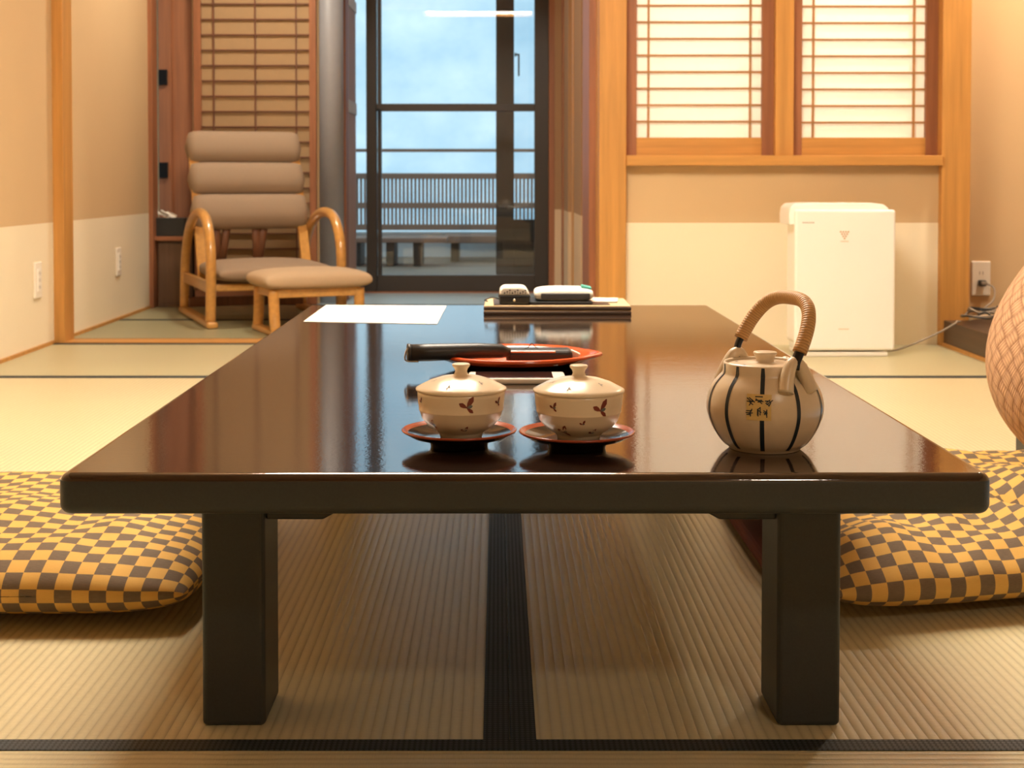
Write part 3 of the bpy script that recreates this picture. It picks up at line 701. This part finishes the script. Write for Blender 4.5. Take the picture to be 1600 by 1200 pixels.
for sx in (-1, 1):
    for sy in (-1, 1):
        y0 = sy*(ly+.052) if sy < 0 else ly-.052
        yy0, yy1 = (sy*ly-.050, sy*ly+.050)
        G().box((sx*lx-.0355, yy0, 0), (sx*lx+.0355, yy1, .291), M['table_side'], .006, 4).build('leg', tb_)
        s = -sx; xi = sx*(lx-.0355)
        pr = [(xi, .290), (xi, .231), (xi+s*.064, .231), (xi+s*.082, .241), (xi+s*.082, .290)]
        G().prism(pr, M['table_side'], 'y', sy*ly-.040, sy*ly+.035, .002, 2).build('bracket', tb_)

# ================================================================== table ware
T = TZ
def ring_pt(c, r, a, z): return Vector((c[0]+r*math.cos(a), c[1]+r*math.sin(a), c[2]+z))
def prof_r(prof, z):
    for (r0, z0), (r1, z1) in zip(prof, prof[1:]):
        if min(z0, z1) <= z <= max(z0, z1) and z1 != z0: return r0+(r1-r0)*(z-z0)/(z1-z0)
    return prof[-1][0]
def decal(g, prof, a0, z0, pts, m, off=.0003, sub=1):
    """small painted mark on a lathe surface; pts (sideways, up) in metres around angle a0, height z0"""
    P = []
    for s_, h_ in pts:
        z = z0+h_; r = prof_r(prof, z)+off; P.append(Vector((r*math.cos(a0+s_/r), r*math.sin(a0+s_/r), z)))
    g.poly(P, m)
cup_prof = [(.020, .0), (.022, .0), (.0235, .005), (.026, .0075), (.035, .013), (.0415, .021), (.0440, .0288), (.0447, .0296), (.0448, .0306), (.0445, .0313), (.0457, .038), (.0463, .046), (.0466, .051)]
def make_setting(x, y, marks, lab_cup, lab_sau, rz):
    sa = thing('saucer', lab_sau, 'saucer', (x, y, T), 0, 'round lacquer saucers under the lidded cups')
    sp = [(0, .0), (.030, .0), (.031, .004), (.033, .0065), (.050, .011), (.0600, .0165)]
    top = [(.0600, .0165), (.0612, .0178), (.0600, .0190)]
    inn = [(.0600, .0190), (.0545, .0158), (.040, .0112), (.028, .0098), (0, .0095)]
    g = G(); g.lathe(sp, (0, 0, 0), M['dish_black'], 64); g.lathe(inn[1:], (0, 0, 0), M['dish_black'], 64); g.build('dish', sa)
    G().lathe(top+inn[:2], (0, 0, 0), M['rim_red'], 64).build('rim', sa, 'red-brown lacquer rim')
    cu = thing('lidded_tea_cup', lab_cup, 'cup', (x+.002, y, T+.0098), rz, 'lidded porcelain tea cups')
    g = G(); g.lathe([(0, .002), (.018, .002)]+cup_prof+[(.0455, .051), (.0448, .045), (.043, .034), (.036, .018), (.02, .008), (0, .007)], (0, 0, 0), M['porcelain'], 72)
    for a, z, s_ in marks:
        a = R(a)
        for k, (ang, ln, wd, mm) in enumerate(((60, .0085, .0028, 'maroon'), (150, .006, .0024, 'maroon'), (-40, .0055, .002, 'maroon'), (20, .004, .0018, 'teal_mark'))):
            if s_ < .7 and k in (2,): continue
            ca, sa_ = math.cos(R(ang)), math.sin(R(ang)); ln *= s_*1.25; wd *= s_*1.6; pts = []
            for tt, ww in ((0, .15), (.35, .8), (.7, 1), (1, .2)): pts.append((tt*ln*ca-ww*wd*.5*sa_, tt*ln*sa_+ww*wd*.5*ca))
            for tt, ww in ((1, .2), (.7, 1), (.35, .8), (0, .15)): pts.append((tt*ln*ca+ww*wd*.5*sa_, tt*ln*sa_-ww*wd*.5*ca))
            decal(g, cup_prof, a, z, pts, M[mm])
    body = g.build('bowl', cu)
    lid = G(); lp = [(.0478, .0505), (.0482, .0515), (.0478, .0528), (.044, .0548), (.034, .0600), (.022, .0640), (.010, .0660), (.0075, .0668), (.0062, .0700), (.0072, .0730), (.0092, .0755), (.0096, .0772), (.0086, .0782), (.005, .0772), (0, .0768)]
    lid.lathe([(0, .050), (.0478, .0505)], (0, 0, 0), M['porcelain'], 72)
    lid.lathe(lp, (0, 0, 0), M['porcelain'], 72)
    for a, r_ in ((200, .030), (310, .032), (250, .038), (60, .03), (120, .035)):
        a = R(a); z = .0652-(r_-.02)*.42
        c_ = Vector((r_*math.cos(a), r_*math.sin(a), z+.0012)); 
        for k in range(3):
            b_ = a+k*1.4; d1 = Vector((math.cos(b_), math.sin(b_), 0))*.004; d2 = Vector((-math.sin(b_), math.cos(b_), 0))*.0011
            pts = [c_, c_+d1*.5+d2, c_+d1, c_+d1*.5-d2]; rad = lambda p: math.hypot(p.x, p.y)
            for p in pts:
                q = [(.022, .0640), (.034, .0600), (.044, .0548)]; rr_ = min(max(rad(p), .022), .044); p.z = (.0640+(rr_-.022)/(.012)*(-.004) if rr_ < .034 else .0600-(rr_-.034)/.010*.0052)+.0003
            lid.poly(pts, M['ink'])
    lid.build('cup_lid', cu)
make_setting(-.041, 1.486, [(205, .040, .6), (279, .038, 1.25), (327, .040, .7), (277, .012, .6), (222, .017, .7), (100, .04, 1)], 'lidded cream tea cup with maroon leaf marks, nearest the middle of the table, left one', 'black saucer with red-brown rim under the left lidded cup', 0)
make_setting(.083, 1.475, [(232, .038, .7), (296, .036, 1.3), (240, .012, .9), (290, .011, .6), (272, .022, .5), (100, .04, 1)], 'lidded cream tea cup with maroon leaf marks, right one, nearer the teapot', 'black saucer with red-brown rim under the right lidded cup', 0)

# teapot
tp = thing('teapot', 'round cream teapot with dark vertical stripes and cane handle', 'teapot', (.281, 1.476, T))
bp = [(.030, 0), (.0365, .0003), (.0388, .003), (.0462, .010), (.0535, .022), (.0590, .036), (.0608, .048), (.0592, .061), (.0545, .073), (.0485, .081), (.0450, .0850), (.0438, .0880), (.0436, .0965), (.0424, .0985)]
bs = []
pp = [Vector((r_, z, 0)) for r_, z in bp]
for p in smooth_path(pp[1:12], 4): bs.append((p.x, p.y))
bs = [(0, 0), (.030, 0)]+bs+bp[12:]
bs = [(r_, z*.93) for r_, z in bs]
g = G(); g.lathe(bs+[(.0405, .0905), (.0395, .086)], (0, 0, 0), M['stoneware'], 96)
for k in range(10):
    a = R(-90-50+36.6*k) if k < 10 else 0; i_m = g.mi(M['stripe'])
    hw_ = .0019; prev = None
    for r_, z in [q for q in bs if .004 < q[1] <= .090 and q[0] > .03]:
        rr_ = r_+.0004; da = hw_/rr_*(1.15 if z < .085 else .85)
        cur = [g.bm.verts.new((rr_*math.cos(a-da), rr_*math.sin(a-da), z)), g.bm.verts.new((rr_*math.cos(a+da), rr_*math.sin(a+da), z))]
        if prev: f = g.bm.faces.new((prev[0], prev[1], cur[1], cur[0])); f.material_index = i_m; f.smooth = True
        prev = cur
g.build('pot_body', tp)
# label with brushed characters
lb = G(); la = R(-90-16.5)
def labfn(u, v):
    z = .039+v*.026; r_ = prof_r(bs, z)+.0008; a = la+(u-.5)*.025/r_; return Vector((r_*math.cos(a), r_*math.sin(a), z))
lb.surf(labfn, 8, 8, M['gold_paper']); rl_ = random.Random(11)
for cxx, czz in ((-.0085, .058), (-.0085, .046), (.0005, .0605), (.0005, .049), (.009, .057), (.008, .046)):
    for k in range(5):
        a = rl_.choice((0, 90, 35, 145, 60)); ln = .0022+.002*rl_.random(); ox, oz = (rl_.random()-.5)*.004, (rl_.random()-.5)*.005
        ca, sa_ = math.cos(R(a)), math.sin(R(a)); wd = .0005
        decal(lb, bs, la+(cxx+ox)/.06, czz+oz, [(-ln*ca-wd*sa_, -ln*sa_+wd*ca), (ln*ca-wd*sa_, ln*sa_+wd*ca), (ln*ca+wd*sa_, ln*sa_-wd*ca), (-ln*ca+wd*sa_, -ln*sa_-wd*ca)], M['stripe'], .0012)
lb.build('label', tp, 'small square gold label with dark characters')
# lid with knob
g = G(); g.lathe([(.0400, .0860), (.0385, .0885), (.034, .0895), (.022, .0905), (.012, .0910), (.0095, .0918), (.0092, .0945), (.0115, .0985), (.0125, .1005), (.0118, .1018), (.008, .1016), (0, .1014)], (0, 0, 0), M['stoneware'], 64)
for a in (35, 160, 215): 
    a = R(a); p = Vector((.030*math.cos(a), .030*math.sin(a), .0902)); g.poly([p+Vector((.002, 0, 0)), p+Vector((0, .0025, 0)), p+Vector((-.002, 0, 0)), p+Vector((0, -.0025, 0))], M['stripe'])
g.build('pot_lid', tp)
# lugs, handle
ax = Vector((.47, -.88, 0)).normalized(); pv = Vector((.88, .47, 0))
lugs = []
for sgn in (1, -1):
    c_ = ax*sgn
    pts = [c_*.0535+pv*.0165+Vector((0, 0, .066)), c_*.0500+pv*.0115+Vector((0, 0, .082)), c_*.0475+pv*.004+Vector((0, 0, .0945)), c_*.0475-pv*.004+Vector((0, 0, .0945)), c_*.0500-pv*.0115+Vector((0, 0, .082)), c_*.0535-pv*.0165+Vector((0, 0, .066))]
    g = G(); sp_ = smooth_path(pts, 6); g.tube(sp_, [.0060+.0020*abs(i/(len(sp_)-1)*2-1) for i in range(len(sp_))], M['stoneware'], 12)
    g.build('lug', tp)
    lugs.append(c_*.0475+Vector((0, 0, .0930)))
lean = pv*.034
def hand(th, w=.0500):
    c_, s_ = math.cos(th), math.sin(th); h_ = max(0, s_)**.85
    return ax*(w*math.copysign(abs(c_)**.66, c_)) + Vector((0, 0, .100+.0575*h_)) + lean*(h_*.95+.02)
hp = [hand(PI-PI*k/48) for k in range(49)]
g = G(); g.tube(hp[2:-1], .0074, M['cane'], 16); hd = g.build('handle', tp)
for k in (0, 1):
    q = hp[:7][::-1] if k == 0 else hp[-7:]
    tip = lugs[1-k] + Vector((0, 0, -.004))
    g = G(); g.tube(smooth_path([q[0], q[2], q[5], (Vector(q[-1])+tip)/2+Vector((0, 0, .002)), tip], 5), .0046, M['black_metal'], 10, flat=(1.25, .8)); g.build('handle_hook', hd)
# spout behind
sd_ = Vector((.45, .89, 0)).normalized(); g = G()
g.tube(smooth_path([sd_*.050+Vector((0, 0, .046)), sd_*.066+Vector((0, 0, .060)), sd_*.076+Vector((0, 0, .076)), sd_*.084+Vector((0, 0, .084))], 6), [.015-.0095*(i/18)**.7 for i in range(19)], M['stoneware'], 16); g.build('spout', tp)

# red tray with things in it
tr = thing('lacquer_tray', 'vermilion boat-shaped lacquer tray behind the cups', 'tray', (.027, 2.115, T))
def tray_pt(a, r, z):
    ex = .118*(1+.10*max(0, abs(math.cos(a))-.93)/.07); ey = .108
    return Vector((r*ex*math.cos(a), r*ey*math.sin(a), z))
prof_out = [(0, 0), (.62, 0), (.66, .003), (.74, .007), (.84, .0115)]; prof_in = [(.84, .0115), (.97, .0170), (1.01, .0190), (1.0, .0222), (.96, .0232), (.88, .0205), (.78, .013), (.62, .007), (0, .006)]
def lo(prof, m, g):
    g.surf(lambda u, v: tray_pt(u*2*PI, *interp(prof, v)), 72, 24, m, closeu=True)
def interp(prof, v):
    k = v*(len(prof)-1); i = min(int(k), len(prof)-2); f = k-i; a, b_ = prof[i], prof[i+1]; return (max(1e-4, a[0]+(b_[0]-a[0])*f), a[1]+(b_[1]-a[1])*f)
g = G(); lo(prof_out, M['dish_black'], g); g.build('underside', tr, 'black lacquer underside'); g = G(); lo(prof_in, M['red'], g); g.build('tray_bowl', tr)
# black tube case (folding umbrella) leaning on the rim
uc = thing('folding_umbrella', 'black folding umbrella in a slim case lying across the red tray', 'umbrella', (.0, 2.09, T), 0)
g = G(); g.tube([(-.128, -.045, .0300), (-.10, -.040, .0300), (-.03, -.02, .0300), (.005, -.015, .0290), (.018, -.013, .0270)], [.0125, .0128, .0115, .0105, .006], M['black'], 20); g.build('case', uc)
g = G(); g.lathe([(0, 0), (.0132, 0), (.0138, .002), (.0132, .005), (0, .005)], (0, 0, 0), M['black'], 24); e = g.build('end_cap', uc); e.rotation_euler = (0, R(90), R(10)); e.location = (-.132, -.0455, .0300)
g = G().tube(smooth_path([(-.131, -.058, .038), (-.134, -.058, .030), (-.133, -.056, .020), (-.115, -.055, .0185)], 5), .0012, M['steel'], 6); g.build('strap_clip', uc)
ps = thing('glasses_case', 'flat black glasses case with a pale metal strip in the red tray', 'case', (.052, 2.12, T+.0078))
G().box((-.040, -.028, 0), (.060, .020, .020), M['black'], .007, 3).build('case_body', ps)
G().box((-.040, -.030, .0165), (.034, -.0265, .0195), M['steel'], .0008).build('metal_strip', ps)
g = G().tube(smooth_path([(-.012, -.005, .020), (-.006, -.004, .0225), (-.001, -.003, .028), (.003, -.003, .024), (.008, -.004, .020)], 6), .0006, M['black'], 6); g.build('cord_loop', ps)
g = G().box((.045, 2.036, T+.0128), (.088, 2.052, T+.0142), M['sheet'], .0003, rot=Matrix.Rotation(R(-8), 3, 'Z')); g.box((.05, 2.040, T+.0142), (.083, 2.048, T+.0146), M['red']); tag(g.build('paper_slip'), 'small pink and white paper slip in the red tray', 'paper')
g = G().box((.108, 2.115, T+.014), (.124, 2.130, T+.023), M['sheet'], .002, rot=Matrix.Rotation(R(25), 3, 'Y')); tag(g.build('folded_tissue'), 'small folded white tissue at the right tip of the red tray', 'tissue')

# phone
ph = thing('smartphone', 'white-edged smartphone lying face up behind the cups', 'phone', (.0265, 1.968, T), R(0.3))
G().box((-.068, -.035, 0), (.068, .035, .0085), M['phone_white'], .0035, 3).build('phone_body', ph)
G().box((-.058, -.031, .0083), (.050, .031, .0089), M['screen'], .0002).build('screen', ph)

# sheet of paper
g = G(); g.prism([(-.386, 2.786), (-.119, 2.742), (-.115, 3.135), (-.386, 3.155)], M['sheet'], 'z', T+.0002, T+.0009)
rr = random.Random(5)
for k in range(16):
    y = 2.83+.018*k
    if k in (3, 8): continue
    x = -.36
    while x < -.16-.05*rr.random():
        w_ = .006+.014*rr.random(); g.box((x, y, T+.0009), (x+w_, y+.003, T+.0011), M['ink']); x += w_+.006
tag(g.build('paper_sheet'), 'white printed paper sheet lying at the far left corner of the table', 'paper')

# stack at the back right of the table
def folder(z, x0, x1, y0, y1, rz, label):
    c = ((x0+x1)/2, (y0+y1)/2); f = thing('document_folder', label, 'folder', (c[0], c[1], z), R(rz), 'board folders stacked at the far right of the table'); hx, hy = (x1-x0)/2, (y1-y0)/2
    G().box((-hx, -hy, 0), (hx, hy, .0070), M['folder_edge'], .002, 2).build('pages', f); G().box((-hx+.001, -hy+.006, .0070), (hx-.001, hy-.001, .0088), M['folder'], .0006).build('folder_cover', f)
folder(T, -.030, .279, 2.93, 3.13, 0, 'lower of the two tan board folders at the far right of the table')
folder(T+.009, -.029, .280, 2.935, 3.132, -.6, 'upper of the two tan board folders, under the pouches')
ST = T+.018
g = G().box((-.01, 2.955, ST), (.235, 3.10, ST+.0015), M['folder_edge'], .0005, rot=Matrix.Rotation(R(1), 3, 'Z')); tag(g.build('thin_booklet'), 'thin dark booklet lying on the tan folders', 'booklet')
g = G().box((.06, 2.962, ST+.0016), (.20, 3.085, ST+.0065), M['black'], .002); tag(g.build('flat_black_case'), 'flat black case under the white pouch on the folders', 'case')
g = G().box((.12, 3.02, ST+.0015), (.262, 3.125, ST+.0024), M['pink_paper'], .0003, rot=Matrix.Rotation(R(-6), 3, 'Z')); tag(g.build('printed_leaflet'), 'pale pink printed leaflet sticking out at the right of the stack', 'leaflet')
# patterned small pouch with a zip pull
pz = ST+.0016
po = thing('patterned_pouch', 'small dark pouch with a white patterned top and cord, on the folders', 'pouch', (.0345, 3.0, pz))
g = G(); g.prism([(-.031, 0), (.030, 0), (.034, .017), (.033, .019), (-.032, .019), (-.033, .017)], M['black'], 'y', -.045, .04, .004, 2); g.build('pouch_body', po)
g = G(); g.prism([(-.032, .019), (.033, .019), (.024, .034), (.015, .0365), (-.022, .0365), (-.029, .032)], M['sheet'], 'y', -.043, .038, .004, 2)
for k in range(9):
    x = -.022+.0055*k; g.box((x, -.0440, .0225+.003*(k % 3)), (x+.0032, -.0426, .0250+.003*(k % 3)), M['ink_dark']); g.box((x+.001, -.0440, .022), (x+.002, -.0426, .027), M['ink_dark'])
g.build('flap', po, 'white flap with dark scribbled pattern')
G().lathe([(0, 0), (.0028, 0), (.0028, .002), (0, .002)], (0, 0, 0), M['steel'], 16).build('snap_button', po); bpy.data.objects[-1] if False else None
sn = [o for o in bpy.data.objects if o.name.startswith('snap_button')][-1]; sn.rotation_euler = (R(90), 0, 0); sn.location = (0, -.0448, .009)
G().tube(smooth_path([(-.030, -.03, .010), (-.045, -.035, .014), (-.055, -.035, .012), (-.062, -.036, .008), (-.056, -.038, .006)], 5), .0018, M['black'], 6).build('cord', po)
wp = thing('white_pouch', 'white folded pouch with a dark window and teal corner on the folders', 'pouch', (.137, 3.02, ST+.0068))
g = G(); pad(g, -.060, .066, -.05, .045, 0, .026, M['sheet'], e=.3, crown=.003, nu=16, nv=16); g.build('pouch_body', wp, weld=.0003)
G().box((-.046, -.0525, .0045), (.058, -.046, .017), M['ink_dark'], .002).build('window', wp)
G().box((.040, -.035, .0245), (.062, -.005, .031), M['teal'], .002, rot=Matrix.Rotation(R(12), 3, 'Y')).build('corner_tag', wp, 'teal plastic corner tag')

# ================================================================== floor cushions
def zabuton(name, label, loc, rz, wx, wy, h, seed, wr, cell=.0245, e=.5, pw=3.5, shear=0):
    o0 = Vector((seed*3.1, seed*1.7, 0))
    def warp(p, a, b, sgn):
        n = noise.noise(Vector((p.x*7, p.y*7, seed)))*.6+noise.noise(Vector((p.x*16, p.y*13, seed+4)))*.3
        rim = 1-max(abs(a), abs(b))**4
        p = p.copy(); p.z += n*wr*(.35+rim) if sgn > 0 else 0
        ed = noise.noise(Vector((p.x*5, p.y*5, seed+9)))*wr*.6
        p.x += ed*(1-rim)*.8; p.y += ed*(1-rim)*.8
        if wr > .02:      # a bunched fold along the near right part
            d = (p.x-.06+.5*(p.y+.25))
            f = math.exp(-(d/.028)**2)-.8*math.exp(-((d-.05)/.03)**2); p.z += .016*f*(sgn > 0)*rim**.5
        p.z = max(p.z, .002); p.y += shear*p.x
        if wr > .02: t_ = min(1, max(0, (-.04-p.y)/.10)); p.z -= .020*t_*t_*(3-2*t_)
        return p
    g = G(); pad(g, -wx/2, wx/2, -wy/2, wy/2, .002, h, M['check'], e=e, pw=pw, crown=.012, nu=64, nv=64, warp=warp, cell=cell)
    o = g.build(name, weld=.0006); o.location = loc; o.rotation_euler.z = R(rz); tag(o, label, 'cushion', 'checkered floor cushions'); return o
zabuton('floor_cushion', 'gold and grey checkered floor cushion left of the table', (-.715, 2.21, 0), 0, .60, .66, .100, 2, .010, e=.44, pw=5)
zabuton('floor_cushion', 'crumpled gold and grey checkered cushion right of the table, below the woven chair back', (.772, 2.285, .022), 0, .66, .66, .095, 5, .026, e=.45, pw=5, shear=.24)

# legless floor chair
zc = thing('legless_floor_chair', 'legless floor chair with woven tan back at the right edge', 'chair', (1.053, 2.35, 0))
g = G().box((-.643, -.20, .002), (.10, .24, .024), M['maroon_cloth'], .010, 3); g.build('seat_base', zc, 'maroon seat base')
def backfn(u, v):
    # v: around the outline height, u: around the section
    t = v; z = .105+.60*t; a = u*2*PI
    half = .235*math.sin(min(1, .12+t*1.3)*PI/2)**.6*(1-max(0, t-.55)**2*3.2)
    th = .085*(math.sin(PI*min(1, max(0, t*.9+.05)))**.6)+.012
    lean = .30*t*t+.02*t-.02
    bulge = -.062*math.sin(PI*min(1, t*1.1)**.72) 
    ca, sa_ = math.cos(a), math.sin(a)
    y = half*math.copysign(abs(sa_)**.8, sa_); x = th*math.copysign(abs(ca)**.8, ca)
    if t <= 0 or t >= 1: x *= .4; 
    return Vector((lean+bulge+x, y, z))
g = G(); g.surf(backfn, 48, 44, M['woven'], (44, 23), closeu=True); 
bk = g.build('backrest', zc); bk.location = (.0, .20, 0)
G().box((-.05, .02, .028), (.06, .38, .135), M['black'], .02, 3).build('hinge_cover', zc)
